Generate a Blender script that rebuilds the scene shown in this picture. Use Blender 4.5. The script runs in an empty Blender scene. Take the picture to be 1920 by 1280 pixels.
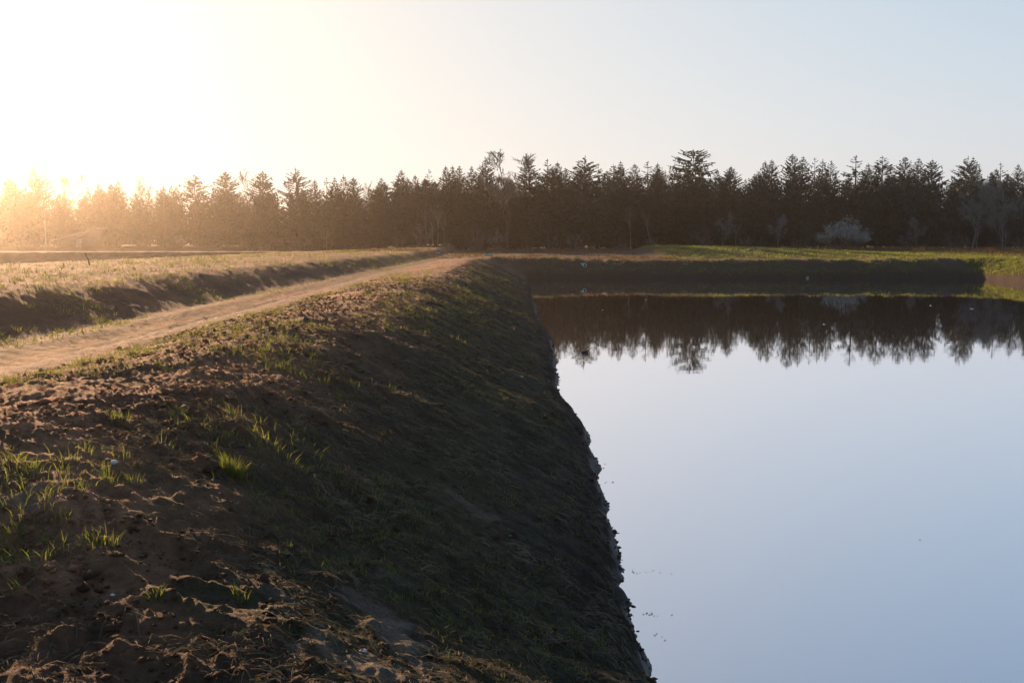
import bpy, math, random
import numpy as np
from mathutils import Vector, Matrix

# ------------------------------------------------------------------ camera, sky, sun
SC = bpy.context.scene
COL = SC.collection
R = math.radians
EYE = 1.8                      # eye height above the dike top (z = 0)
FPX = 1867.0                   # focal length in pixels of the 1920 px wide photograph
PITCH = math.atan(185.0 / FPX)
cam_d = bpy.data.cameras.new('camera')
cam = bpy.data.objects.new('camera', cam_d)
COL.objects.link(cam)
cam_d.sensor_width = 36.0
cam_d.lens = 36.0 * FPX / 1920.0
cam_d.clip_start = 0.1
cam_d.clip_end = 6000
cam.location = (0, 0, EYE)
cam.rotation_euler = (math.pi / 2 - PITCH, 0, 0)
SC.camera = cam

SUN_AZ, SUN_EL = R(-31), R(13)        # left of straight ahead, above the horizon
SUN_DIR = Vector((math.sin(SUN_AZ) * math.cos(SUN_EL), math.cos(SUN_AZ) * math.cos(SUN_EL), math.sin(SUN_EL)))
sd = bpy.data.lights.new('sun', 'SUN')
sd.energy = 5.0
sd.angle = R(0.5)
sd.color = (1.0, 0.61, 0.33)
so = bpy.data.objects.new('sun', sd)
COL.objects.link(so)
so.rotation_euler = SUN_DIR.to_track_quat('Z', 'Y').to_euler()

W = bpy.data.worlds.new('World')
SC.world = W
W.use_nodes = True
wn = W.node_tree
for n in list(wn.nodes):
    wn.nodes.remove(n)
sky = wn.nodes.new('ShaderNodeTexSky')
sky.sky_type = 'NISHITA'
sky.sun_disc = False
sky.sun_elevation = SUN_EL
sky.sun_rotation = SUN_AZ
sky.altitude = 0
sky.air_density = 1.0
sky.dust_density = 1.6
sky.ozone_density = 4.0
bg = wn.nodes.new('ShaderNodeBackground')
bg.inputs['Strength'].default_value = 0.10
wo = wn.nodes.new('ShaderNodeOutputWorld')
# the sky's range is pressed together the way a camera's highlight roll-off does: c*k/(c+k)
KNEE = (3.62, 3.46, 2.98)
def vmath(op, a, b):
    n = wn.nodes.new('ShaderNodeVectorMath'); n.operation = op
    for sock, v in ((n.inputs[0], a), (n.inputs[1], b)):
        if isinstance(v, tuple): sock.default_value = v
        else: wn.links.new(v, sock)
    return n.outputs[0]
hs = wn.nodes.new('ShaderNodeHueSaturation')
hs.inputs['Saturation'].default_value = 1.05
wn.links.new(sky.outputs[0], hs.inputs['Color'])
c0 = vmath('MULTIPLY', hs.outputs[0], (2.7, 2.42, 4.8))
c1 = vmath('DIVIDE', vmath('MULTIPLY', c0, KNEE), vmath('ADD', c0, KNEE))
wn.links.new(c1, bg.inputs[0])
wn.links.new(bg.outputs[0], wo.inputs[0])

SC.view_settings.view_transform = 'Standard'
SC.view_settings.look = 'None'
SC.view_settings.exposure = 1.6
SC.view_settings.gamma = 1.0
SC.render.engine = 'CYCLES'
SC.cycles.max_bounces = 6
SC.cycles.diffuse_bounces = 2
SC.cycles.glossy_bounces = 3
SC.cycles.transmission_bounces = 3
SC.cycles.volume_bounces = 0
SC.cycles.caustics_reflective = False
SC.cycles.caustics_refractive = False

WATER_Z = -2.3

# ------------------------------------------------------------------ noise
def _hash(ix, iy, seed):
    h = (ix.astype(np.int64) * 374761393 + iy.astype(np.int64) * 668265263 + seed * 974634777) & 0xFFFFFFFF
    h = ((h ^ (h >> 13)) * 1274126177) & 0xFFFFFFFF
    h = (h ^ (h >> 16)) & 0xFFFFFFFF
    return h.astype(np.float64) / 4294967295.0

def vnoise(x, y, seed=0):
    ix = np.floor(x); iy = np.floor(y)
    fx = x - ix; fy = y - iy
    fx = fx * fx * fx * (fx * (fx * 6 - 15) + 10)
    fy = fy * fy * fy * (fy * (fy * 6 - 15) + 10)
    a = _hash(ix, iy, seed); b = _hash(ix + 1, iy, seed)
    c = _hash(ix, iy + 1, seed); d = _hash(ix + 1, iy + 1, seed)
    return (a * (1 - fx) + b * fx) * (1 - fy) + (c * (1 - fx) + d * fx) * fy * 1.0

def fbm(x, y, seed=0, octaves=3, gain=0.5):
    s = 0.0; a = 1.0; t = 0.0
    for o in range(octaves):
        # turn each octave so that the lattice does not line up
        c, sn = math.cos(0.7 * o + 0.3), math.sin(0.7 * o + 0.3)
        s = s + a * vnoise((x * c - y * sn) * 2 ** o + 17.3 * o, (x * sn + y * c) * 2 ** o - 9.1 * o, seed + o)
        t += a; a *= gain
    return s / t            # 0..1

def billow(x, y, seed=0, octaves=3):
    s = 0.0; a = 1.0; t = 0.0
    for o in range(octaves):
        c, sn = math.cos(0.9 * o + 0.5), math.sin(0.9 * o + 0.5)
        n = vnoise((x * c - y * sn) * 2 ** o + 5.7 * o, (x * sn + y * c) * 2 ** o + 3.3 * o, seed + o)
        s = s + a * (1 - np.abs(2 * n - 1)) ** 1.0
        t += a; a *= 0.5
    return s / t

def sstep(a, b, x):
    t = np.clip((x - a) / (b - a), 0, 1)
    return t * t * (3 - 2 * t)

# ------------------------------------------------------------------ terrain
POND = (1.46, 53.0, 6.4, 115.0)      # x0 x1 y0 y1 of the waterline

def pond_dist(x, y):
    """signed distance from the waterline, positive on land"""
    cx, cy = (POND[0] + POND[1]) / 2, (POND[2] + POND[3]) / 2
    rr = 1.6
    qx = np.abs(x - cx) - (POND[1] - POND[0]) / 2 + rr
    qy = np.abs(y - cy) - (POND[3] - POND[2]) / 2 + rr
    d = np.hypot(np.maximum(qx, 0), np.maximum(qy, 0)) + np.minimum(np.maximum(qx, qy), 0) - rr
    return d

def masks(x, y):
    """what the ground is made of at (x, y)"""
    d = pond_dist(x, y)
    wob = (fbm(x * 0.35, y * 0.12, 40, 3) - 0.5) * 0.9 + (fbm(x * 2.0, y * 1.2, 44, 2) - 0.5) * 0.35
    pc = -7.65 - 0.35 * sstep(30, 5, y) + 0.5 * np.sin(y * 0.055 + 0.6) * sstep(110, 40, y)
    pw = 0.38 + 0.13 * np.sin(y * 0.3) - 0.18 * sstep(50, 110, y)
    path = sstep(pw + 0.18, pw - 0.18, np.abs(x - pc + wob * 0.95)) * sstep(1.0, 3.0, y) * sstep(118, 114, y)
    return d, path, pc

def height(x, y):
    d, path, pc = masks(x, y)
    # wandering waterline
    de = d + (fbm(x * 0.16 + 3, y * 0.16, 11, 2) - 0.5) * 0.55 + (fbm(x * 0.9, y * 0.9, 12, 3) - 0.5) * 0.34 \
           + (fbm(x * 4.5, y * 4.5, 14, 2) - 0.5) * 0.13
    # slope above the water: a short eroded lip, then an even bank, rounded at the crest
    lip = 0.26 * sstep(-0.02, 0.22, de) + 0.08 * sstep(0.25, 0.7, de)
    bank = WATER_Z + lip + 0.435 * np.clip(de, 0, None)
    bed = WATER_Z + np.clip(de, -2.5, 0) * 0.55
    slope = np.where(de > 0, bank, bed)
    # ---- the land round the ponds
    land = np.zeros_like(x)
    # raised bank on the far side of the track (left)
    up = 0.76 * sstep(-9.3, -11.65, x) - 0.30 * sstep(-12, -31, x)
    land = land + up
    land = land + 0.24 * sstep(-6.9, -3.6, x) * (x > -8) * sstep(112, 95, y)     # the crest stands a little proud
    land = land - 0.10 * sstep(1.4, 0.6, np.abs(x - pc - 0.0))     # worn track
    land = land - 0.06 * sstep(-8.4, -9.2, x) * sstep(-9.9, -9.3, x)
    # left hand basin between the raised bank and its far bank
    b1 = np.minimum(np.minimum((-31.0 - x) * 0.5, (143 - y) * 0.5), 2.6)
    b1 = np.clip(b1, 0, None)
    b2 = np.clip(np.minimum(np.minimum((-31.0 - x) * 0.5, np.minimum((y - 152) * 0.5, (236 - y) * 0.5)), 2.0), 0, None)
    land = land - b1 - b2
    # far field, rising gently to the forest
    far = sstep(119, 205, y) * sstep(-31, -12, x)
    land = land + far * 0.55 + sstep(205, 420, y) * 0.6 + sstep(-31, -40, x) * sstep(236, 246, y) * 0.3
    land = land - 0.22 * sstep(112, 119, y) * sstep(-3, 6, x) * sstep(150, 130, y)
    # grassy berm on the far side
    bx = sstep(17.5, 21.5, x) * (1.0 - 0.95 * sstep(26, 62, x))
    by = sstep(127.0, 143, y) * sstep(166, 154, y)
    land = land + 1.05 * bx * by
    # the near shoulder falls toward the camera
    land = land - 0.80 * sstep(8.6, 4.5, y) * sstep(2.2, 3.4, y + 0.0) * sstep(-12, -6, x)
    # smooth minimum of land and pond bank = rounded crest
    k = 0.42
    hmix = np.clip(0.5 + 0.5 * (slope - land) / k, 0, 1)
    z = slope * (1 - hmix) + land * hmix - k * hmix * (1 - hmix)
    # slumps along the far banks
    farb = sstep(60, 110, y) * sstep(0.2, 1.2, d) * sstep(9, 4, d)
    z = z + farb * ((fbm(x * 0.22, y * 0.22, 15, 3) - 0.5) * 0.55 + (billow(x * 0.9, y * 0.9, 16, 2) - 0.5) * 0.28)
    # ---- roughness by zone
    top = sstep(2.0, 5.2, d) * (1 - path)                # tops and fields
    near = sstep(160, 60, y)
    onslope = sstep(0.15, 0.6, d) * sstep(5.4, 4.0, d)
    dike = sstep(-2.2, -3.6, x) * sstep(-7.2, -6.2, x)
    left = sstep(-10.4, -12.2, x)
    lump = (billow(x * 0.62, y * 0.5, 21, 3) - 0.5)
    clod = (billow(x * 3.4, y * 3.4, 25, 3) - 0.5)
    fine = (fbm(x * 14, y * 14, 29, 3) - 0.5)
    amp = sstep(0.25, 0.62, fbm(x * 0.33, y * 0.33, 33, 2))
    z = z + dike * near * ((0.20 * amp + 0.05) * lump + (0.055 * amp + 0.025) * clod + (0.045 + 0.05 * amp) * fine) * (1 - 0.9 * path)
    z = z + left * (0.17 * lump + 0.12 * clod * near + 0.06 * fine * near)
    z = z + (1 - dike) * (1 - left) * top * ((0.05 + 0.16 * sstep(112, 120, y)) * lump + 0.06 * clod * near + 0.10 * sstep(112, 120, y) * clod)
    rut = np.exp(-((np.abs(x - pc) - 0.42) / 0.13) ** 2)
    z = z + path * near * (0.06 * lump + 0.045 * clod + 0.02 * fine - 0.05 * rut)
    # hand-raked grooves run down the bank
    rake = (fbm(x * 0.9 + y * 0.35, y * 6.0 + x * 1.2, 51, 3) - 0.5)
    z = z + onslope * (0.07 * rake + 0.07 * clod * (0.4 + amp) + 0.035 * fine + 0.09 * lump)
    lipz = sstep(-0.1, 0.1, de) * sstep(0.7, 0.3, de)
    z = z + lipz * (0.10 * clod + 0.05 * fine)
    return z

def mesh_from(name, verts, faces_flat, starts=None, quads=True):
    """faster than from_pydata for big arrays: verts (N,3), faces (M,k)"""
    me = bpy.data.meshes.new(name)
    verts = np.asarray(verts, dtype=np.float32)
    faces = np.asarray(faces_flat, dtype=np.int32)
    k = faces.shape[1]
    me.vertices.add(len(verts))
    me.vertices.foreach_set('co', verts.ravel())
    me.loops.add(faces.size)
    me.loops.foreach_set('vertex_index', faces.ravel())
    me.polygons.add(len(faces))
    me.polygons.foreach_set('loop_start', np.arange(0, faces.size, k, dtype=np.int32))
    try:
        me.polygons.foreach_set('loop_total', np.full(len(faces), k, dtype=np.int32))
    except Exception:
        pass
    me.update(calc_edges=True)
    me.validate()
    return me

def link(name, me, mat=None, parent=None, **props):
    o = bpy.data.objects.new(name, me)
    COL.objects.link(o)
    if mat is not None and me is not None and len(me.materials) == 0:
        me.materials.append(mat)
    if parent is not None:
        o.parent = parent
    for k, v in props.items():
        o[k] = v
    return o

def smooth(me):
    me.polygons.foreach_set('use_smooth', np.ones(len(me.polygons), dtype=bool))

# ------------------------------------------------------------------ materials
def new_mat(name):
    m = bpy.data.materials.new(name)
    m.use_nodes = True
    nt = m.node_tree
    b = nt.nodes['Principled BSDF']
    return m, nt, b

def N(nt, kind, **kw):
    n = nt.nodes.new(kind)
    for k, v in kw.items():
        if k in n.inputs:
            n.inputs[k].default_value = v
        else:
            setattr(n, k, v)
    return n

def ramp(nt, stops, fac):
    r = nt.nodes.new('ShaderNodeValToRGB')
    el = r.color_ramp.elements
    while len(el) < len(stops):
        el.new(0.5)
    for e, (p, c) in zip(el, stops):
        e.position = p
        e.color = (*c, 1) if len(c) == 3 else c
    nt.links.new(fac, r.inputs[0])
    return r.outputs[0]

def mixc(nt, a, b, fac):
    m = nt.nodes.new('ShaderNodeMix')
    m.data_type = 'RGBA'
    L = nt.links.new
    for sock, v in ((m.inputs[0], fac), (m.inputs[6], a), (m.inputs[7], b)):
        if hasattr(v, 'is_linked'):
            L(v, sock)
        elif isinstance(v, tuple):
            sock.default_value = (*v, 1)
        else:
            sock.default_value = v
    return m.outputs[2]

def soil_material():
    m, nt, b = new_mat('soil')
    L = nt.links.new
    geo = N(nt, 'ShaderNodeNewGeometry')
    big = N(nt, 'ShaderNodeTexNoise', Scale=0.7, Detail=6.0, Roughness=0.6)
    med = N(nt, 'ShaderNodeTexNoise', Scale=7.0, Detail=6.0, Roughness=0.65)
    fin = N(nt, 'ShaderNodeTexNoise', Scale=48.0, Detail=6.0, Roughness=0.75)
    for n in (big, med, fin):
        L(geo.outputs['Position'], n.inputs['Vector'])
    c1 = ramp(nt, [(0.3, (0.017, 0.0115, 0.0075)), (0.7, (0.050, 0.0320, 0.0200))], med.outputs[0])
    c2 = ramp(nt, [(0.3, (0.020, 0.0138, 0.0090)), (0.7, (0.064, 0.0420, 0.0265))], fin.outputs[0])
    soil = mixc(nt, c1, c2, big.outputs[0])
    dry = ramp(nt, [(0.3, (0.11, 0.053, 0.027)), (0.7, (0.38, 0.192, 0.104))], med.outputs[0])  # dry soil, made paler and redder to put sunlight into the colour
    soil = mixc(nt, soil, dry, N(nt, 'ShaderNodeAttribute', attribute_name='dry').outputs['Fac'])
    att = {}
    for a in ('green', 'sand', 'wet', 'track'):
        att[a] = N(nt, 'ShaderNodeAttribute', attribute_name=a).outputs['Fac']
    moss = ramp(nt, [(0.3, (0.019, 0.018, 0.009)), (0.7, (0.062, 0.058, 0.028))], fin.outputs[0])
    sand = ramp(nt, [(0.3, (0.075, 0.057, 0.044)), (0.7, (0.24, 0.20, 0.158))], fin.outputs[0])
    track = ramp(nt, [(0.3, (0.12, 0.078, 0.054)), (0.7, (0.26, 0.178, 0.128))], med.outputs[0])
    wet = ramp(nt, [(0.3, (0.010, 0.0105, 0.0105)), (0.7, (0.034, 0.036, 0.034))], med.outputs[0])
    c = mixc(nt, soil, track, att['track'])
    c = mixc(nt, c, moss, att['green'])
    c = mixc(nt, c, sand, att['sand'])
    c = mixc(nt, c, wet, att['wet'])
    L(c, b.inputs['Base Color'])
    rr = nt.nodes.new('ShaderNodeMapRange')
    rr.inputs[3].default_value = 0.9
    rr.inputs[4].default_value = 0.45
    L(att['wet'], rr.inputs[0])
    L(rr.outputs[0], b.inputs['Roughness'])
    r2 = nt.nodes.new('ShaderNodeMapRange')
    r2.inputs[1].default_value = 0.5
    rr.inputs[1].default_value = 0.5
    r2.inputs[3].default_value = 0.12
    r2.inputs[4].default_value = 0.38
    L(att['wet'], r2.inputs[0]); L(r2.outputs[0], b.inputs['Specular IOR Level'])
    b.inputs['Specular IOR Level'].default_value = 0.12
    b.inputs['Sheen Weight'].default_value = 0.0
    b.inputs['Sheen Roughness'].default_value = 0.4
    b.inputs['Sheen Tint'].default_value = (0.8, 0.55, 0.35, 1)
    add = nt.nodes.new('ShaderNodeMath'); add.operation = 'MULTIPLY_ADD'
    add.inputs[1].default_value = 0.35
    L(fin.outputs[0], add.inputs[0]); L(med.outputs[0], add.inputs[2])
    bump = N(nt, 'ShaderNodeBump', Strength=1.0, Distance=0.13)
    L(add.outputs[0], bump.inputs['Height'])
    L(bump.outputs[0], b.inputs['Normal'])
    return m

def flat_mat(name, c0, c1, scale=8.0, rough=0.85, trans=0.0, spec=0.3, bump=0.0, obj_coord=True):
    m, nt, b = new_mat(name)
    L = nt.links.new
    nz = N(nt, 'ShaderNodeTexNoise', Scale=scale, Detail=4.0, Roughness=0.6)
    if obj_coord:
        tc = N(nt, 'ShaderNodeTexCoord')
        L(tc.outputs['Object'], nz.inputs['Vector'])
    else:
        geo = N(nt, 'ShaderNodeNewGeometry')
        L(geo.outputs['Position'], nz.inputs['Vector'])
    c = ramp(nt, [(0.3, c0), (0.7, c1)], nz.outputs[0])
    L(c, b.inputs['Base Color'])
    b.inputs['Roughness'].default_value = rough
    b.inputs['Specular IOR Level'].default_value = spec
    if bump:
        bp = N(nt, 'ShaderNodeBump', Strength=bump, Distance=0.03)
        L(nz.outputs[0], bp.inputs['Height']); L(bp.outputs[0], b.inputs['Normal'])
    if trans:
        tr = N(nt, 'ShaderNodeBsdfTranslucent')
        L(c, tr.inputs[0])
        mx = N(nt, 'ShaderNodeMixShader'); mx.inputs[0].default_value = trans
        out = nt.nodes['Material Output']
        L(b.outputs[0], mx.inputs[1]); L(tr.outputs[0], mx.inputs[2]); L(mx.outputs[0], out.inputs[0])
    return m

M_SOIL = soil_material()
M_GRASS = flat_mat('grass_blade', (0.055, 0.085, 0.017), (0.19, 0.21, 0.042), 0.9, 0.6, 0.62, 0.2, obj_coord=False)
M_DRY = flat_mat('dry_grass', (0.05, 0.034, 0.015), (0.15, 0.105, 0.048), 1.3, 0.8, 0.35, 0.1, obj_coord=False)
M_STRAW = flat_mat('straw', (0.022, 0.021, 0.012), (0.165, 0.135, 0.082), 2.5, 0.85, 0.2, 0.1, obj_coord=False)
M_BARK = flat_mat('bark', (0.035, 0.028, 0.022), (0.085, 0.068, 0.052), 3.0)
M_BIRCH = flat_mat('birch_bark', (0.16, 0.15, 0.13), (0.46, 0.44, 0.40), 2.2)
M_TWIG = flat_mat('twig', (0.055, 0.045, 0.037), (0.12, 0.10, 0.085), 1.5)
M_GREYTWIG = flat_mat('grey_twig', (0.075, 0.080, 0.078), (0.15, 0.155, 0.15), 1.0)
M_NEEDLE = flat_mat('needles', (0.007, 0.021, 0.017), (0.022, 0.046, 0.034), 0.35, 0.75, 0.12, 0.15)
M_NEEDLE2 = flat_mat('needles_olive', (0.011, 0.022, 0.014), (0.032, 0.046, 0.027), 0.35, 0.75, 0.12, 0.15)
M_BLOSSOM = flat_mat('blossom', (0.09, 0.105, 0.095), (0.40, 0.43, 0.39), 0.9, 0.8, 0.2)

def water_material():
    m, nt, b = new_mat('water')
    L = nt.links.new
    out = nt.nodes['Material Output']
    nt.nodes.remove(b)
    geo = N(nt, 'ShaderNodeNewGeometry')
    mp = N(nt, 'ShaderNodeMapping'); mp.inputs['Scale'].default_value = (0.9, 2.2, 1.0)
    L(geo.outputs['Position'], mp.inputs[0])
    n1 = N(nt, 'ShaderNodeTexNoise', Scale=1.1, Detail=3.0, Roughness=0.5)
    n2 = N(nt, 'ShaderNodeTexNoise', Scale=0.12, Detail=2.0)
    L(mp.outputs[0], n1.inputs['Vector']); L(geo.outputs['Position'], n2.inputs['Vector'])
    mul = N(nt, 'ShaderNodeMath', operation='MULTIPLY')
    L(n1.outputs[0], mul.inputs[0]); L(n2.outputs[0], mul.inputs[1])
    bp = N(nt, 'ShaderNodeBump', Strength=0.03, Distance=0.05)
    L(mul.outputs[0], bp.inputs['Height'])
    gl = N(nt, 'ShaderNodeBsdfGlossy'); gl.inputs['Roughness'].default_value = 0.02
    gl.inputs['Color'].default_value = (0.92, 0.93, 0.99, 1)
    df = N(nt, 'ShaderNodeBsdfDiffuse'); df.inputs['Color'].default_value = (0.012, 0.014, 0.018, 1)
    L(bp.outputs[0], gl.inputs['Normal'])
    lw = N(nt, 'ShaderNodeLayerWeight'); lw.inputs['Blend'].default_value = 0.5
    L(bp.outputs[0], lw.inputs['Normal'])
    fr = N(nt, 'ShaderNodeMapRange')
    fr.inputs[1].default_value = 0.15; fr.inputs[2].default_value = 0.93
    fr.inputs[3].default_value = 0.24; fr.inputs[4].default_value = 0.98
    L(lw.outputs['Facing'], fr.inputs[0])
    mx = N(nt, 'ShaderNodeMixShader')
    L(fr.outputs[0], mx.inputs[0]); L(df.outputs[0], mx.inputs[1]); L(gl.outputs[0], mx.inputs[2])
    L(mx.outputs[0], out.inputs[0])
    return m
M_WATER = water_material()

# ------------------------------------------------------------------ pixels of the photograph to points on the terrain
def ray(px, py):
    v = Vector(((px - 960) / FPX, (640 - py) / FPX, -1.0))
    v = Matrix.Rotation(math.pi / 2 - PITCH, 3, 'X') @ v
    return v.normalized()

def gz(x, y):
    return float(height(np.array([float(x)]), np.array([float(y)]))[0])

def at_depth(px, py, Y):
    v = ray(px, py)
    t = Y / v.y
    return Vector((v.x * t, Y, EYE + v.z * t))

def hit(px, py, tmax=260):
    v = ray(px, py)
    t = 3.0 * np.exp(np.linspace(0, math.log(tmax / 3.0), 6000))
    z = height(v.x * t, v.y * t)
    below = np.nonzero(EYE + v.z * t < z)[0]
    tt = t[below[0]] if len(below) else tmax
    return Vector((v.x * tt, v.y * tt, EYE + v.z * tt))

# ------------------------------------------------------------------ ground sheet, track, water
SANDS = []
for (px, py, ax, ay, rot, a) in [(735, 1190, .55, .21, -1.05, 1.0), (690, 1260, .60, .27, -0.9, .85), (690, 1130, .30, .12, -0.5, .6), (770, 1230, .30, .12, -1.0, .8),
                                 (880, 945, .40, .10, -0.3, .5), (510, 1110, .30, .07, -0.4, .4), (740, 1080, .25, .1, -.4, .3), (30, 930, .3, .2, 0.0, .5)]:
    p = hit(px, py)
    SANDS.append((p.x, p.y, ax, ay, rot, a))
def sand_amount(xs, ys):
    """bare sandy run-off on the bank at the very front, smaller ones higher up"""
    n2 = fbm(xs * 1.7, ys * 1.7, 67, 3); n3 = fbm(xs * 9, ys * 9, 71, 3)
    out = np.zeros_like(xs)
    for (cx, cy, ax, ay, rot, a) in SANDS:
        c, s = math.cos(rot), math.sin(rot)
        u = (xs - cx) * c + (ys - cy) * s; v = -(xs - cx) * s + (ys - cy) * c
        b = np.hypot(u / ax, v / ay)
        out = np.maximum(out, 0.85 * a * sstep(1.35, 0.35, b + (n2 - 0.5) * 1.0 + (n3 - 0.5) * 2.0))
    return out

def build_ground():
    fine = np.linspace(R(-33), R(33), 640)
    rest = np.linspace(R(33), R(327), 72)[1:-1]
    ang = np.concatenate([fine, rest])
    rr = [0.6, 1.2, 1.8, 2.4, 3.0]
    r = 3.4
    while r < 1500:
        rr.append(r)
        k = 0.0036 * (r / 6.0) ** 0.62
        dr = k * r
        if r < 165: dr = min(dr, 0.55)
        elif r < 320: dr = min(dr, 2.5)
        else: dr = r * 0.06
        r += dr
    rr.append(1500.0)
    rr = np.array(rr)
    nA, nR = len(ang), len(rr)
    RR, AA = np.meshgrid(rr, ang, indexing='ij')
    X = RR * np.sin(AA); Y = RR * np.cos(AA)
    Z = height(X.ravel(), Y.ravel()).reshape(X.shape)
    V = np.stack([X, Y, Z], -1).reshape(-1, 3)
    V = np.vstack([V, [[0, 0, gz(0, 0)]]])
    i = np.arange(nR - 1)[:, None]; j = np.arange(nA)[None, :]
    jn = (j + 1) % nA
    F = np.stack([i * nA + j, (i + 1) * nA + j, (i + 1) * nA + jn, i * nA + jn], -1).reshape(-1, 4)
    F = F[:, ::-1]
    xs, ys = V[:, 0], V[:, 1]
    d, path, pc = masks(xs, ys)
    n1 = fbm(xs * 0.5, ys * 0.5, 61, 4); n2 = fbm(xs * 1.7, ys * 1.7, 67, 3)
    green = sstep(0.52, 0.72, n1 * 0.6 + n2 * 0.4) * 0.55
    green *= sstep(0.8, 2.0, d)
    # seeded grass on the far berm and fields; field green also carries tree shade
    berm = sstep(18.5, 23, xs) * sstep(124, 128, ys) * sstep(168, 160, ys) * sstep(80, 60, xs)
    rightbank = sstep(53, 54.5, xs) * sstep(150, 120, ys)
    green = np.maximum(green, np.maximum(berm, rightbank * 0.9) * (0.75 + 0.25 * n2))
    green = np.maximum(green, sstep(150, 190, ys) * 0.55)
    sand = sand_amount(xs, ys)
    farsand = sstep(121, 124, ys) * sstep(160, 130, ys) * sstep(-2, 3, xs) * sstep(24, 16, xs)
    sand = np.maximum(sand, farsand * 0.07 * (0.6 + n1) * sstep(.45, .6, n2))
    dry = sstep(2.6, 4.4, d + (n2 - .5) * 1.2) * (1 - 0.45 * sstep(-11.5, -12.5, xs)) * (0.35 + 0.65 * sstep(0.35, 0.6, n1)) * (1 - 0.9 * sstep(104, 118, ys) * sstep(-14, -6, xs) * (1 - 0.6 * sstep(118, 119.5, ys) * sstep(125, 121, ys)))  # dry tops carry painted sunlight; far field darkened for tree shade, lit strip kept
    dry = dry * (1 - 0.62 * sstep(-7.9, -8.4, xs) * sstep(-11.0, -10.2, xs))
    bankm = sstep(0.3, 1.0, d) * sstep(5.0, 3.6, d)
    green = np.maximum(green, bankm * (0.25 + 0.75 * sstep(.4, .65, n2 * .5 + n1 * .5)))
    z = V[:, 2]
    wet = sstep(WATER_Z + 0.48, WATER_Z + 0.14, z + (n2 - 0.5) * 0.25) * (d < 3) * (1 - 0.75 * sstep(50, 95, ys))
    wet = np.maximum(wet, 0.42 * sstep(2.4, 0.7, d + (n1 - .5) * 1.2) * (d > 0) * (ys < 112) * (xs < 10))
    trk = path * (0.75 + 0.4 * (n2 - 0.4)) + 0.15 * sstep(-8.6, -9.2, xs) * sstep(-10.0, -9.4, xs) * (ys > 0) * (ys < 118)
    # track faces become an object of their own, sharing the border vertices' positions
    fc = path[F].mean(1)
    is_path = fc > 0.5
    tri = np.stack([np.full(nA, len(V) - 1), np.arange(nA), (np.arange(nA) + 1) % nA, (np.arange(nA) + 1) % nA], -1)
    for nm, sel in (('ground', ~is_path), ('path', is_path)):
        f = F[sel]
        used = np.unique(f)
        remap = np.full(len(V), -1, dtype=np.int64); remap[used] = np.arange(len(used))
        me = mesh_from(nm, V[used], remap[f])
        smooth(me)
        for an, arr in (('green', green), ('sand', sand), ('wet', wet), ('track', trk), ('dry', dry)):
            at = me.attributes.new(an, 'FLOAT', 'POINT')
            at.data.foreach_set('value', np.clip(arr[used], 0, 1).astype(np.float32))
        link(nm, me, M_SOIL, kind='structure')
build_ground()

def build_water():
    x0, x1, y0, y1 = POND[0] - 2.2, POND[1] + 2.2, POND[2] - 2.2, POND[3] + 2.2
    me = mesh_from('water', [(x0, y0, WATER_Z), (x1, y0, WATER_Z), (x1, y1, WATER_Z), (x0, y1, WATER_Z)], [(0, 1, 2, 3)])
    link('water', me, M_WATER, kind='structure')
build_water()

# ------------------------------------------------------------------ trees
rng = np.random.default_rng(7)

class Geo:
    """collects tubes and leaf-shaped quads into one mesh"""
    def __init__(self): self.v = []; self.f = []; self.n = 0
    def add(self, verts, faces):
        self.v.append(np.asarray(verts, float)); self.f.append(np.asarray(faces, int) + self.n); self.n += len(verts)
    def tube(self, pts, rad, sides=5, cap=False):
        pts = [np.asarray(p, float) for p in pts]
        rings = []
        for i, p in enumerate(pts):
            t = pts[min(i + 1, len(pts) - 1)] - pts[max(i - 1, 0)]
            t = t / (np.linalg.norm(t) + 1e-9)
            a = np.cross(t, (0.31, 0.87, 0.39) if abs(t[2]) > 0.6 else (0, 0, 1.0)); a /= np.linalg.norm(a) + 1e-9
            b = np.cross(t, a)
            th = np.arange(sides) * 2 * math.pi / sides
            rings.append(p + rad[i] * (np.cos(th)[:, None] * a + np.sin(th)[:, None] * b))
        f = []
        for i in range(len(pts) - 1):
            for s in range(sides):
                s2 = (s + 1) % sides
                f.append((i * sides + s, i * sides + s2, (i + 1) * sides + s2, (i + 1) * sides + s))
        self.add(np.vstack(rings), f)
    def leaf(self, base, direction, length, width, roll=0.0, sag=0.0):
        d = np.asarray(direction, float); d = d / (np.linalg.norm(d) + 1e-9)
        s = np.cross(d, (0, 0, 1.0)); ns = np.linalg.norm(s)
        s = s / ns if ns > 1e-4 else np.array((1.0, 0, 0))
        u = np.cross(s, d)
        w = s * math.cos(roll) + u * math.sin(roll)
        b = np.asarray(base, float); mid = b + d * length * 0.45; tip = b + d * length
        tip = tip + np.array((0, 0, -sag))
        self.add([b, mid + w * width / 2, tip, mid - w * width / 2], [(0, 1, 2, 3)])
    def mesh(self, name):
        return mesh_from(name, np.vstack(self.v), np.vstack(self.f))

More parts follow.
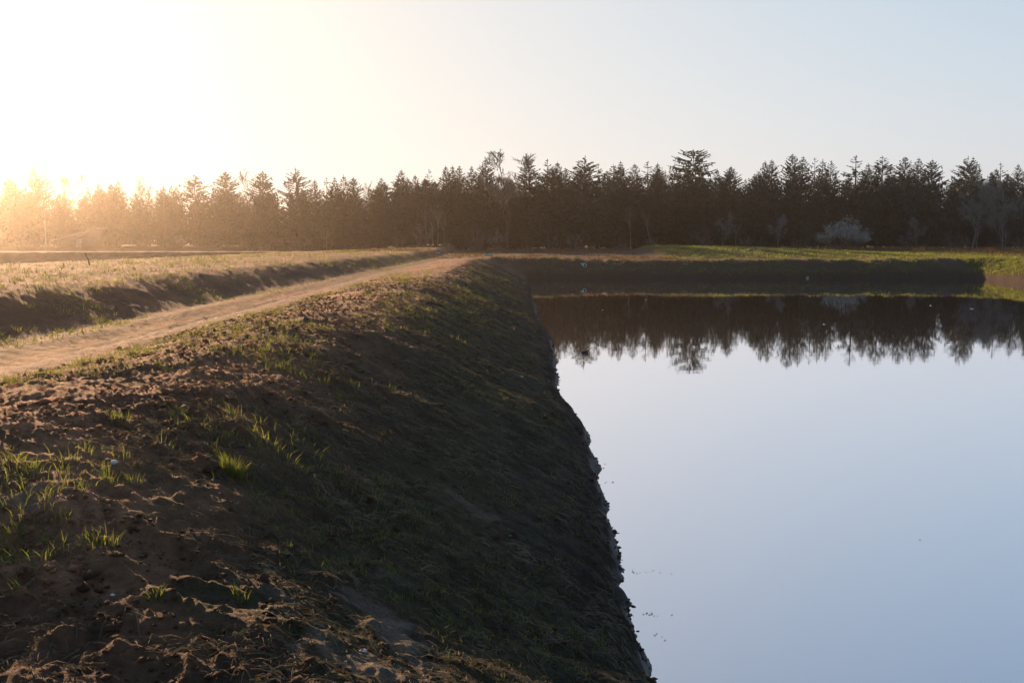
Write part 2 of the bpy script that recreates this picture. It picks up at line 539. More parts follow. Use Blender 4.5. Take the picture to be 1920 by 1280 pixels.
def spruce(seed, H=20.0, Rm=3.2, z0=2.5, step=0.52, nb=8, profile='cone', gap=0.0, leafw=0.30):
    g = np.random.default_rng(seed)
    trunk = Geo()
    lean = g.normal(0, 0.15, 2)
    pts = [(lean[0] * s * s, lean[1] * s * s, H * s) for s in np.linspace(0, 1, 8)]
    trunk.tube(pts, [0.30 * (1 - s) ** 0.9 + 0.015 for s in np.linspace(0, 1, 8)], 6)
    crown = Geo()
    z = z0
    while z < H - 0.15:
        t = (z - z0) / (H - z0)
        low = 0.66 + 0.34 * min(1, t / 0.2)
        if profile == 'cone': pr = (1 - math.exp(-(H - z) * 0.56 / Rm)) * 1.08 * low
        elif profile == 'broad': pr = (1 - math.exp(-(H - z) * 0.86 / Rm)) * 1.03 * low
        else: pr = math.sqrt(max(0.0, 1 - (2 * (t - 0.5)) ** 2)) * 0.95 + 0.08
        n = max(4, int(round(nb * (0.45 + 0.55 * pr) + g.normal(0, 0.6))))
        a0 = g.uniform(0, 6.28)
        s0 = z / H
        c = np.array((lean[0] * s0 * s0, lean[1] * s0 * s0, z))
        for i in range(n):
            if g.random() < gap * (0.4 + t): continue
            a = a0 + i * 6.283 / n + g.normal(0, 0.18)
            L = max(0.22, Rm * pr * g.uniform(0.6, 1.2))
            h = np.array((math.cos(a), math.sin(a), 0.0))
            e = -0.30 + 0.55 * t + 0.12 * max(0, t - .55) / .45 + g.normal(0, 0.07)           # droops low down, rises near the top
            if profile == 'round': e -= 0.30
            up = 0.34 - 0.16 * t                               # tips turn up
            def P(s): return c + h * L * s + np.array((0, 0, L * (e * s + up * s * s) - 0.0))
            m = max(3, int(L / 0.25))
            for k in range(m):
                s = (k + 0.7 + g.uniform(-0.3, 0.3)) / m
                if s < 0.10: continue
                p = P(s)
                tg = P(min(1, s + 0.08)) - P(s - 0.02)
                tg = tg / (np.linalg.norm(tg) + 1e-9)
                for sd_ in (-1, 1):
                    ang = sd_ * g.uniform(0.25, 0.9 - 0.25 * t)
                    dd = np.array((tg[0] * math.cos(ang) - tg[1] * math.sin(ang), tg[0] * math.sin(ang) + tg[1] * math.cos(ang), tg[2] - g.uniform(0.0, 0.4) * (1 - t)))
                    ll = g.uniform(0.5, 0.95) * (1.15 - 0.55 * s) * min(1.0, 0.35 + L / 2.6)
                    crown.leaf(p, dd, ll, leafw * g.uniform(0.6, 1.1), g.uniform(-1.1, 1.1), 0.06)
                if g.random() < 0.6 * (1 - t):           # hanging twigs
                    crown.leaf(p, (tg[0] * 0.3, tg[1] * 0.3, -1.0), g.uniform(0.4, 1.0), leafw * 1.1, g.uniform(0, 3.1))
            crown.leaf(P(0.80), P(1.0) - P(0.8), 0.30 * L + 0.15, leafw * 0.6, g.uniform(-1, 1))
            if L > 0.8: crown.tube([P(0.05), P(0.5), P(0.95)], [0.035, 0.03, 0.012], 3)
        z += step * g.uniform(0.75, 1.25) * (1.15 - 0.5 * t)
    for k in range(8):                                          # leader
        crown.leaf((lean[0], lean[1], H - 1.0 + 0.13 * k), (g.normal(0, 0.12), g.normal(0, 0.12), 1), 0.55, 0.13, g.uniform(0, 3.1))
    return trunk.mesh('trunk'), crown.mesh('crown')

def bare_tree(seed, H=17.0, spread=0.55, r0=0.22, levels=5, kids=(3, 5), first=0.3, lean=0.0, multi=1):
    g = np.random.default_rng(seed)
    trunk, crown = Geo(), Geo()
    def grow(p, d, L, r, lev):
        n = 4 if lev < 3 else 3
        pts = [p]; q = p.copy(); dd = d.copy()
        for i in range(n):
            dd = dd + g.normal(0, 0.10 + 0.03 * lev, 3) + np.array((0, 0, 0.07))
            dd /= np.linalg.norm(dd)
            q = q + dd * L / n
            pts.append(q.copy())
        tip = 0.45 if lev < levels - 1 else 0.3
        rad = [r * (1 - (1 - tip) * i / n) for i in range(n + 1)]
        (trunk if lev <= 1 else crown).tube(pts, rad, 5 if lev <= 1 else 3)
        if lev >= levels - 1: return
        kk = int(g.integers(kids[0], kids[1] + 1))
        for c in range(kk):
            s = (first if lev == 0 else 0.25) + (1 - (first if lev == 0 else 0.25)) * (c + g.uniform(0.2, 0.9)) / kk
            s = min(s, 1.0)
            i = min(n - 1, int(s * n)); fr = s * n - i
            b = pts[i] * (1 - fr) + pts[i + 1] * fr
            a = g.uniform(0, 6.283)
            t = (pts[i + 1] - pts[i]); t /= np.linalg.norm(t)
            u = np.cross(t, (math.cos(a), math.sin(a), 0.2)); u /= np.linalg.norm(u) + 1e-9
            k = spread * g.uniform(0.7, 1.25)
            nd = t * math.cos(k) + u * math.sin(k)
            grow(b, nd, L * g.uniform(0.50, 0.68) * (1.1 - 0.35 * s), max(0.03, rad[i] * 0.55), lev + 1)
    for m in range(multi):
        d = np.array((g.normal(0, 0.10 + 0.12 * (multi > 1)) + lean, g.normal(0, 0.08 + 0.12 * (multi > 1)), 1.0)); d /= np.linalg.norm(d)
        grow(np.array((g.normal(0, 0.3) * (multi > 1), g.normal(0, 0.3) * (multi > 1), 0.0)), d, H * 0.72 * (1 if m == 0 else g.uniform(0.75, 1)), r0, 0)
    return trunk.mesh('trunk'), crown.mesh('crown')

def shrub(seed, H=4.0, Wd=4.0, stems=16, leafs=0, mat=None, leafsize=0.2):
    """many stems from one base, each with twigs; leaf or blossom clumps spread along the twigs"""
    g = np.random.default_rng(seed)
    st, cr = Geo(), Geo()
    for s in range(stems):
        a = g.uniform(0, 6.283); rad = math.sqrt(g.random()) * Wd / 2
        tip = np.array((math.cos(a) * rad, math.sin(a) * rad * 0.8, H * (0.12 + 0.88 * g.uniform(0.25, 1.0) ** 0.7) * math.sqrt(max(0.08, 1 - (rad / (Wd / 2)) ** 2 * 0.8))))
        base = np.array((math.cos(a) * rad * 0.25, math.sin(a) * rad * 0.2, 0))
        mid = base * 0.4 + tip * 0.6 + np.array((0, 0, 0.10 * tip[2])) + g.normal(0, 0.1, 3)
        pts = [base, base * .75 + mid * .25, mid, tip]
        st.tube(pts, [0.05, 0.04, 0.025, 0.012], 4)
        for k in range(12):
            u = g.uniform(0.3, 1.0)
            p = mid * (1 - (u - .3) / .7) + tip * ((u - .3) / .7) if u > 0.3 else mid
            d = g.normal(0, 1, 3); d[2] = abs(d[2]) * 0.8 + 0.2; d /= np.linalg.norm(d)
            L = g.uniform(0.3, 0.85) * H / 4
            (cr if not leafs else st).tube([p, p + d * L * 0.6, p + d * L + (0, 0, 0.05)], [0.016, 0.012, 0.006], 3)
            for q in range(leafs):
                pp = p + d * L * g.uniform(0.15, 1.05) + g.normal(0, 0.09, 3)
                dd = g.normal(0, 1, 3)
                cr.leaf(pp, dd, leafsize * g.uniform(0.6, 1.4), leafsize * g.uniform(0.5, 1.0), g.uniform(0, 3.1))
    return st.mesh('stem'), cr.mesh('crown')

PROTO = {}
def proto(key, meshes, mats):
    for me, m in zip(meshes, mats): me.materials.append(m)
    hmax = max(max(v.co.z for v in me.vertices) for me in meshes)
    PROTO[key] = (meshes, hmax)

for i, (kw) in enumerate([dict(Rm=4.4), dict(Rm=4.9, nb=8, gap=.10), dict(Rm=3.9, step=.55), dict(Rm=5.2, nb=9, step=.55)]):
    proto('cone%d' % i, spruce(100 + i, z0=1.2, **kw), (M_BARK, M_NEEDLE if i % 2 == 0 else M_NEEDLE2))
for i, kw in enumerate([dict(Rm=4.9, profile='broad', gap=.08), dict(Rm=4.6, profile='broad', step=.62, gap=.16), dict(Rm=5.4, profile='broad', nb=9)]):
    proto('broad%d' % i, spruce(200 + i, z0=1.5, **kw), (M_BARK, M_NEEDLE if i != 1 else M_NEEDLE2))
for i, kw in enumerate([dict(Rm=3.9, gap=.36, step=.72, nb=7), dict(Rm=4.3, gap=.42, step=.75, nb=7)]):
    proto('sparse%d' % i, spruce(300 + i, **kw), (M_BARK, M_NEEDLE))
proto('slim0', spruce(350, Rm=2.9, step=.5, nb=7, z0=1.5), (M_BARK, M_NEEDLE))
proto('slim1', spruce(351, Rm=2.5, step=.58, nb=7, gap=.15, z0=3.0), (M_BARK, M_NEEDLE2))
proto('pine0', spruce(360, Rm=5.0, profile='round', z0=9.5, step=.6, nb=9, gap=.12, leafw=.34), (M_BARK, M_NEEDLE))
proto('bare0', bare_tree(400, levels=6, kids=(4, 5), spread=.6, first=.3), (M_BARK, M_TWIG))
proto('bare1', bare_tree(401, levels=6, kids=(3, 4), spread=.42, first=.25), (M_BARK, M_TWIG))
proto('bare2', bare_tree(402, levels=6, kids=(3, 5), spread=.6, first=.4), (M_BARK, M_TWIG))
proto('grey0', bare_tree(405, levels=6, kids=(5, 6), spread=.62, first=.12), (M_GREYTWIG, M_GREYTWIG))
proto('grey1', bare_tree(406, levels=6, kids=(5, 6), spread=.56, first=.12), (M_GREYTWIG, M_GREYTWIG))
proto('birch0', bare_tree(410, levels=5, kids=(4, 6), spread=.45, first=.5, r0=.13), (M_BIRCH, M_TWIG))
proto('birch1', bare_tree(411, levels=5, kids=(4, 6), spread=.4, first=.55, r0=.12, lean=-.12), (M_BIRCH, M_TWIG))
proto('birch2', bare_tree(412, levels=5, kids=(4, 6), spread=.4, first=.5, r0=.12, lean=.10), (M_BIRCH, M_TWIG))
proto('bush0', shrub(500, 4.0, 5.0, 22), (M_TWIG, M_TWIG))
proto('bush1', shrub(501, 3.2, 4.0, 18), (M_TWIG, M_GREYTWIG))
proto('bush2', shrub(502, 4.0, 5.0, 22, leafs=4, leafsize=.3), (M_TWIG, M_NEEDLE2))
proto('blossom0', shrub(503, 6.4, 12.0, 95, leafs=6, leafsize=.2), (M_TWIG, M_BLOSSOM))
KINDS = {'cone': 'spruce_tree', 'broad': 'spruce_tree', 'sparse': 'spruce_tree', 'slim': 'spruce_tree', 'pine': 'pine_tree', 'bare': 'bare_tree',
         'grey': 'bare_tree', 'birch': 'birch_tree', 'bush': 'shrub', 'blossom': 'blossoming_shrub'}

def plant(key, x, y, h, label, cat, group=None, rot=None, wide=1.0):
    meshes, hm = PROTO[key]
    s = h / hm
    root = link(KINDS[key.rstrip('0123456789')], None)
    root.location = (x, y, gz(x, y) - 0.08)
    root.scale = (s * wide, s * wide, s)
    root.rotation_euler = (0, 0, rng.uniform(0, 6.28) if rot is None else rot)
    root['label'] = label
    root['category'] = cat
    if group: root['group'] = group
    stem = 'stem' if cat == 'shrub' else 'trunk'
    link(stem, meshes[0], None, root)
    link('crown', meshes[1], None, root)
    return root

def forest_depth(px):
    return float(np.interp(px, [380, 680, 1040, 1150, 1500, 1650], [250, 194, 194, 211, 211, 219]))

def skyline(px, py, key, label, dy=0.0, wide=1.0, cat='tree', group='trees on the forest skyline'):
    if key[:4] in ('cone', 'broa', 'spar', 'slim'): wide *= 1.28 * rng.uniform(.9, 1.12)
    Y = forest_depth(px) + dy
    p = at_depth(px, py, Y)
    h = p.z - gz(p.x, p.y) + 0.1
    return plant(key, p.x, p.y, h, label, cat, group, wide=wide)

SKY = [
 # px, py, key, dy, wide, label
 (19, 322, 'cone1', 0, 1, 'spruce at the left end of the treeline, nearly lost in orange glare'),
 (64, 310, 'cone0', -4, .9, 'pointed spruce standing highest in the glare at the far left'),
 (84, 308, 'sparse0', 2, .8, 'thin ragged spruce close beside the tallest glare-washed spruce'),
 (118, 318, 'bare1', 6, .8, 'leafless tree behind the pale pole, fading into the white sky'),
 (185, 320, 'bare0', 8, .9, 'leafless tree above the pale shed roof, its twigs almost white'),
 (187, 341, 'cone2', -2, .9, 'low dark spruce in front of a leafless tree above the shed roof'),
 (220, 336, 'cone3', -3, .85, 'spruce with a wide skirt just right of the shed roof'),
 (269, 328, 'bare2', 8, 1.2, 'broad leafless crown spread above low trees in the glare'),
 (307, 346, 'slim0', 0, 1, 'first of two slim spruce tips close left of the layered wide spruce'),
 (321, 345, 'slim1', 2, 1, 'second slim spruce tip, the one touching the layered wide spruce'),
 (366, 325, 'broad1', -6, 1.15, 'wide layered spruce with sky showing between its boughs, in glare'),
 (422, 320, 'broad0', -2, .95, 'round-topped conifer between the layered spruce and a leafless tree'),
 (458, 314, 'bare1', 5, 1.0, 'leafless tree squeezed between two dark conifers in the glare'),
 (490, 318, 'broad2', -3, .85, 'full dark conifer at the edge of the strongest glare'),
 (557, 313, 'broad1', -4, 1.1, 'broad open-topped conifer standing apart with sky on both sides'),
 (589, 335, 'slim0', 0, 1, 'short slim spruce at the right foot of the broad open-topped conifer'),
 (612, 331, 'sparse0', 1, .9, 'ragged spruce directly behind the thin young tree'),
 (630, 331, 'cone2', 3, .9, 'narrow spruce just right of the ragged one behind the young tree'),
 (644, 326, 'slim1', 0, 1, 'spiky spruce whose tip pokes above a rounded conifer shoulder'),
 (662, 331, 'broad0', -2, .8, 'conifer with a rounded shoulder sloping down to a gap of sky'),
 (691, 338, 'bare1', 9, .8, 'small leafless tree in the bright gap of the treeline'),
 (712, 341, 'cone1', 0, .75, 'short pointed spruce standing alone in the bright gap'),
 (751, 316, 'cone3', -2, .85, 'pointed full spruce right of the bright gap'),
 (777, 327, 'cone0', 0, .8, 'smaller spruce leaning against the full one right of the gap'),
 (806, 316, 'sparse1', 2, .8, 'thin see-through spruce above the leaning birches'),
 (837, 310, 'cone0', 0, .8, 'left one of twin spruce tips above the straight birch'),
 (848, 310, 'slim0', 1, 1, 'right one of twin spruce tips above the straight birch'),
 (864, 309, 'cone2', -1, .9, 'dense spruce between the twin tips and the spire-topped spruce'),
 (884, 310, 'cone1', 1, .8, 'spruce shoulder touching the spire-topped spruce on its left'),
 (910, 295, 'cone3', -4, .85, 'tall spire-topped spruce beside the big leafless tree'),
 (950, 289, 'bare0', -7, 1.5, 'big leafless tree with a round twiggy crown where glare meets dark forest'),
 (994, 292, 'cone2', -2, 1, 'slender dark spruce next to the big leafless tree'),
 (1027, 297, 'sparse0', 0, .9, 'gappy spruce with a thin candle tip'),
 (1044, 302, 'cone0', -1, .9, 'blunt spruce between the candle-tipped one and a wide one'),
 (1094, 291, 'broad1', -4, 1.15, 'wide fan-topped spruce rising over the head of the pond'),
 (1120, 305, 'sparse1', 0, .9, 'crooked thin spruce at the shoulder of the fan-topped one'),
 (1150, 305, 'slim1', 1, 1, 'needle-thin spruce tip standing before a low dip in the skyline'),
 (1167, 301, 'cone2', 0, .9, 'pointed spruce right of the needle-thin tip'),
 (1190, 305, 'cone0', 1, .8, 'spruce topping the dark wall behind the slanting birch'),
 (1216, 301, 'sparse0', 0, 1, 'forked-looking ragged spruce right of the slanting birch'),
 (1232, 304, 'slim0', 1, 1, 'slim spruce spike near the ragged forked one'),
 (1247, 312, 'bare1', 3, .8, 'leafless twigs between the spruce spike and the tallest pine'),
 (1265, 307, 'cone1', 1, .7, 'thin spruce at the left elbow of the tallest pine'),
 (1300, 279, 'pine0', -2, .95, 'tallest tree of the whole treeline, a pine with a rounded dome'),
 (1346, 316, 'cone0', 0, .8, 'low spruce just right of the tallest pine'),
 (1370, 310, 'broad0', -2, .8, 'bushy round-headed conifer standing before a notch of sky'),
 (1396, 335, 'cone2', 1, .8, 'lowest spruce top, sunk in the notch of the right skyline'),
 (1435, 300, 'cone3', 0, .75, 'spruce that climbs steeply out of the notch'),
 (1449, 297, 'slim0', 1, 1, 'slim spruce tip behind the one climbing from the notch'),
 (1486, 286, 'broad0', -2, .8, 'stout spruce, first and tallest of the five-pointed group'),
 (1505, 292, 'cone2', 0, .9, 'second point of the five-pointed group, beside the stout spruce'),
 (1530, 294, 'sparse1', 0, .9, 'gappy spruce in the middle of the five-pointed group'),
 (1543, 297, 'slim1', 1, 1, 'very thin tip just right of the middle of the five-pointed group'),
 (1557, 299, 'cone1', 0, .8, 'brownish spruce closing the five-pointed group above the blossoms'),
 (1607, 290, 'sparse0', -1, 1.2, 'sparse spruce with bare-looking upper boughs above the blossoming shrub'),
 (1627, 305, 'slim0', 0, 1, 'short slim spruce on the right side of the sparse one'),
 (1657, 290, 'broad1', -3, .95, 'wide ragged-topped fir starting the dense block'),
 (1697, 291, 'cone0', -1, .95, 'middle spruce of the dense block, evenly pointed'),
 (1722, 295, 'cone2', 0, 1, 'spruce between the evenly pointed one and the sloping-edged fir'),
 (1747, 297, 'broad2', -3, .75, 'big fir whose right edge slopes down to a deep sky gap'),
 (1812, 292, 'broad1', -2, 1.0, 'double-headed wide fir right of the deep sky gap'),
 (1828, 293, 'cone1', 0, .8, 'rear head of the double-headed fir, poking out on its right'),
 (1860, 320, 'cone0', 1, .7, 'low spruce between the double-headed fir and a see-through one'),
 (1878, 304, 'sparse1', 0, 1.0, 'see-through spruce above the grey leafless thicket'),
 (1911, 305, 'cone3', 0, .7, 'last full spruce at the right end of the skyline'),
 (1950, 296, 'broad0', 0, .9, 'conifer cut by the right border of the picture'),
]
for (px, py, key, dy, wide, lab) in SKY:
    cat = 'tree'
    skyline(px, py, key, lab, dy, wide, cat)

# lower trees that fill the wood below the skyline
def fill(px0, px1, n, dy0, dy1, pyt, keys, label, group):
    for k in range(n):
        px = px0 + (px1 - px0) * (k + rng.uniform(0.1, 0.9)) / n
        Y = forest_depth(px) + rng.uniform(dy0, dy1)
        py = pyt + rng.normal(0, 8)
        p = at_depth(px, py, Y)
        plant(keys[int(rng.integers(len(keys)))], p.x, p.y, p.z - gz(p.x, p.y), label, 'tree', group, wide=rng.uniform(1.05, 1.4))
CON = ['cone0', 'cone1', 'cone2', 'cone3', 'broad0', 'broad2', 'slim0']
fill(-60, 700, 26, -8, 2, 368, CON + ['cone1'], 'lower conifer packed below the skyline in the orange glare', 'glare-washed lower trees')
fill(-60, 700, 26, 8, 18, 354, CON, 'conifer half hidden in the second rank of the glare-washed wood', 'glare-washed rear trees')
fill(690, 960, 14, -5, 2, 344, CON, 'lower conifer in the olive-brown stretch between glare and dark wood', 'olive-brown lower trees')
fill(690, 960, 12, 6, 16, 340, CON, 'half-hidden conifer behind the olive-brown stretch of wood', 'olive-brown rear trees')
fill(950, 2000, 40, -6, 2, 336, CON, 'lower conifer merging into the dark green wall of wood behind the pond', 'dark lower trees')
fill(950, 2000, 36, 6, 18, 325, CON, 'conifer half hidden in the second rank of the dark wood', 'dark rear trees')

# leafless trees along the wood's front edge
for (px, py, key, lab) in [
    (1828, 338, 'grey0', 'blue-grey leafless tree with a broad haze of twigs before the double-headed fir'),
    (1885, 345, 'grey1', 'blue-grey leafless tree filling the right end of the wood edge'),
    (1355, 395, 'grey1', 'brownish-grey leafless bushy tree left of the pale curved stem'),
    (1720, 405, 'grey0', 'low grey leafless tree right of the blossoming shrub'),
    (1460, 400, 'grey0', 'small grey leafless tree left of the pale snag')]:
    skyline(px, py, key, lab, -14, 1.0, 'tree', 'leafless trees at the wood edge')
for (px, py, key, lab, dy) in [
    (800, 388, 'birch1', 'pale birch leaning left, first of the birch clump', -9), (812, 392, 'birch0', 'thin pale birch second from left in the birch clump', -9),
    (820, 378, 'birch2', 'straight tall pale birch in the middle of the birch clump', -10), (833, 402, 'birch2', 'thin birch at the right edge of the birch clump', -9),
    (1222, 385, 'birch1', 'thin pale birch slanting left across the dark wood', -8), (1182, 385, 'birch0', 'straight thin birch left of the slanting birch', -8),
    (1381, 415, 'birch2', 'pale slightly curved stem in front of the bushy head conifer', -12), (1834, 420, 'birch0', 'white-barked birch stem inside the blue-grey leafless tree', -16),
    (1124, 425, 'birch0', 'short pale stem in the dark wood below the wide fan-topped spruce', -8),
    (1887, 425, 'birch2', 'white stem inside the leafless tree at the right end', -16)]:
    skyline(px, py, key, lab, dy, 0.8, 'tree', 'pale birch stems before the dark wood')
# shrubs along the foot of the wood
for k in range(40):
    px = -40 + 2000 * (k + rng.uniform(0.1, 0.9)) / 40
    if 1510 < px < 1650: continue
    Y = forest_depth(px) - rng.uniform(8, 15)
    p = at_depth(px, 440, Y)
    left = px < 760
    plant(['bush0', 'bush1', 'bush2'][k % 3], p.x, p.y, rng.uniform(2.2, 4.8),
          'low scrubby bush at the foot of the glare-washed wood' if left else 'low scrubby bush at the foot of the dark wood', 'shrub',
          'bushes in the glare' if left else 'bushes before the dark wood')
p = at_depth(1583, 440, 186)
plant('blossom0', p.x, p.y, 6.9, 'wide greyish-white blossoming shrub shining before the dark wood', 'shrub', rot=0.3)
p = at_depth(1513, 440, 186)
sn = plant('bush2', p.x, p.y, 6.8, 'pale ivy-grown snag standing just left of the blossoming shrub', 'tree', wide=0.32)
sn.name = 'snag'
p = hit(612, 470)
yt = plant('birch0', p.x, p.y, 3.4, 'thin young tree with a bare trunk standing alone on the left bank', 'tree', rot=1.0)
yt.name = 'young_tree'

# the wood goes on behind its edge: one mass nobody could count
def deep_wood():
    G = []
    g = np.random.default_rng(90)
    src = [PROTO[k] for k in ('cone2', 'broad1', 'sparse0')]
    arr = []
    for meshes, hm in src:
        me = meshes[1]
        co = np.empty(len(me.vertices) * 3); me.vertices.foreach_get('co', co)
        fi = np.empty(len(me.loops), dtype=np.int32); me.loops.foreach_get('vertex_index', fi)
        arr.append((co.reshape(-1, 3), fi.reshape(-1, 4), hm))
    geo = Geo()
    for k in range(110):
        px = -500 + 3000 * (k + g.random()) / 110
        Y = (forest_depth(px) + g.uniform(26, 60))
        x = (px - 960) / FPX * Y
        co, fi, hm = arr[k % 3]
        s = g.uniform(10.5, 13.5) / hm
        a = g.uniform(0, 6.28)
        c2 = co * s
        c2 = np.stack([c2[:, 0] * math.cos(a) - c2[:, 1] * math.sin(a), c2[:, 0] * math.sin(a) + c2[:, 1] * math.cos(a), c2[:, 2]], -1) + (x, Y, gz(x, Y))
        geo.add(c2, fi)
    link('forest', geo.mesh('forest'), M_NEEDLE, kind='stuff')
deep_wood()

# ------------------------------------------------------------------ grass, straw, clods
def blades(n_tufts, sampler, nb, hgt, wid, spread, bend, seed):
    """curved two-segment blades in tufts; returns verts, faces"""
    g = np.random.default_rng(seed)
    bx, by, sc = sampler(g, n_tufts)
    cnt = g.integers(nb[0], nb[1] + 1, len(bx))
    idx = np.repeat(np.arange(len(bx)), cnt)
    n = len(idx)
    a = g.uniform(0, 6.283, n); rr = np.sqrt(g.random(n)) * spread * sc[idx]
    x = bx[idx] + np.cos(a) * rr; y = by[idx] + np.sin(a) * rr
    z = height(x, y) - 0.01
    h = g.uniform(hgt[0], hgt[1], n) * sc[idx]
    w = g.uniform(wid[0], wid[1], n) * np.sqrt(sc[idx])
    la = a + g.normal(0, 0.7, n)
    ln = np.abs(g.normal(bend, bend * 0.5, n)) * h
    dx, dy = np.cos(la), np.sin(la)
    sx, sy = -dy, dx
    f = g.uniform(0, 6.283, n)
    sx, sy = np.cos(f), np.sin(f)
    P = np.stack([x, y, z], -1)
    D = np.stack([dx, dy, np.zeros(n)], -1); S = np.stack([sx, sy, np.zeros(n)], -1) * w[:, None] / 2
    U = np.array((0, 0, 1.0))
    m = P + D * (ln * 0.3)[:, None] + U * (h * 0.55)[:, None]
    t = P + D * ln[:, None] + U * (h * np.clip(1 - 0.25 * (ln / h) ** 2, 0.5, 1))[:, None]
    V = np.stack([P - S, P + S, m + S * .8, m - S * .8, t + S * .12, t - S * .12], 1).reshape(-1, 3)
    b = np.arange(n)[:, None] * 6
    F = np.stack([np.hstack([b, b + 1, b + 2, b + 3]), np.hstack([b + 3, b + 2, b + 4, b + 5])], 1).reshape(-1, 4)
    return V, F

def logy(g, n, y0, y1):
    return y0 * np.exp(g.random(n) * math.log(y1 / y0))

def s_dike(g, n):
    y = logy(g, n, 4.2, 60); x = g.uniform(-6.9, -1.0, n)
    ok = fbm(x * 0.55, y * 0.55, 81, 3) + 0.22 * sstep(-5.7, -6.4, x) - 0.05 * (x > -3) > 0.58 + g.normal(0, 0.04, n)
    ok &= np.abs(x) < 0.62 * y + 0.5
    ok &= g.random(n) < 0.75
    x, y = x[ok], y[ok]
    return x, y, g.uniform(0.5, 1.25, len(x)) ** 1.3 * (1 + y / 90)
def s_slope(g, n):
    y = logy(g, n, 5.5, 90); x = g.uniform(-2.8, 0.9, n)
    ok = (fbm(x * 0.7, y * 0.4, 83, 3) > 0.50 + g.normal(0, 0.05, n)) & (sand_amount(x, y) < 0.15)
    x, y = x[ok], y[ok]
    return x, y, g.uniform(0.4, 1.0, len(x)) * (1 + y / 70)
def s_left(g, n):
    y = logy(g, n, 16, 130); x = g.uniform(-31.5, -10.9, n)
    ok = (fbm(x * 0.5, y * 0.4, 85, 3) > 0.46 + g.normal(0, 0.05, n)) & (np.abs(x) < 0.6 * y + 2)
    x, y = x[ok], y[ok]
    return x, y, g.uniform(0.6, 1.3, len(x)) * (1 + y / 90)
def s_berm(g, n):
    x = np.concatenate([g.uniform(20, 74, n * 2 // 3), g.uniform(53.5, 60, n - n * 2 // 3)])
    y = np.concatenate([g.uniform(126, 160, n * 2 // 3), g.uniform(88, 122, n - n * 2 // 3)])
    return x, y, g.uniform(0.7, 1.4, n)
def s_field(g, n):
    x = g.uniform(36, 90, n); y = g.uniform(124, 190, n)
    ok = (fbm(x * 0.15, y * 0.1, 87, 2) > 0.40) & ((y > 160) | (x > 66 - (y - 124) * 0.1))
    return x[ok], y[ok], g.uniform(0.6, 1.3, ok.sum())

def stuff(name, parts, mat):
    off = 0; vs = []; fs = []
    for V, F in parts:
        vs.append(V); fs.append(F + off); off += len(V)
    return link(name, mesh_from(name, np.vstack(vs), np.vstack(fs)), mat, kind='stuff')

def s_farbank(g, n):
    x = -4 + 60 * np.sqrt(g.random(n)); y = g.uniform(115.4, 119.8, n)
    ok = fbm(x * 0.35, y * 0.35, 88, 2) > 0.42
    return x[ok], y[ok], g.uniform(0.6, 1.3, ok.sum())
def s_leftface(g, n):
    y = logy(g, n, 14, 110); x = g.uniform(-11.4, -8.6, n)
    ok = fbm(x * 0.8, y * 0.5, 89, 2) > 0.5
    x, y = x[ok], y[ok]
    return x, y, g.uniform(0.5, 1.1, len(x)) * (1 + y / 90)
stuff('grass', [
    blades(1500, s_farbank, (3, 5), (0.08, 0.2), (0.04, 0.07), 0.3, 0.6, 8),
    blades(2200, s_leftface, (3, 6), (0.04, 0.12), (0.010, 0.02), 0.1, 0.7, 9),
    blades(12000, s_dike, (4, 11), (0.03, 0.12), (0.004, 0.008), 0.07, 0.55, 1),
    blades(9000, s_slope, (3, 8), (0.03, 0.08), (0.005, 0.009), 0.07, 0.7, 2),
    blades(3000, s_left, (3, 7), (0.05, 0.14), (0.012, 0.024), 0.15, 0.5, 3),
    blades(14000, s_berm, (3, 6), (0.08, 0.20), (0.04, 0.08), 0.3, 0.5, 4)], M_GRASS)
def s_apron(g, n):
    x = g.uniform(-22, 24, n); y = 118 + 80 * g.random(n) ** 1.6
    ok = fbm(x * 0.25, y * 0.12, 86, 3) > 0.44
    return x[ok], y[ok], g.uniform(0.5, 1.3, ok.sum())
stuff('dry_grass', [
    blades(4200, s_apron, (3, 6), (0.10, 0.32), (0.04, 0.09), 0.35, 0.7, 10),
    blades(5000, s_dike, (2, 5), (0.04, 0.13), (0.004, 0.008), 0.10, 0.9, 5),
    blades(1500, s_left, (3, 6), (0.05, 0.12), (0.010, 0.020), 0.2, 0.8, 6),
    blades(5200, s_field, (3, 6), (0.3, 0.75), (0.04, 0.08), 0.4, 0.4, 7)], M_DRY)

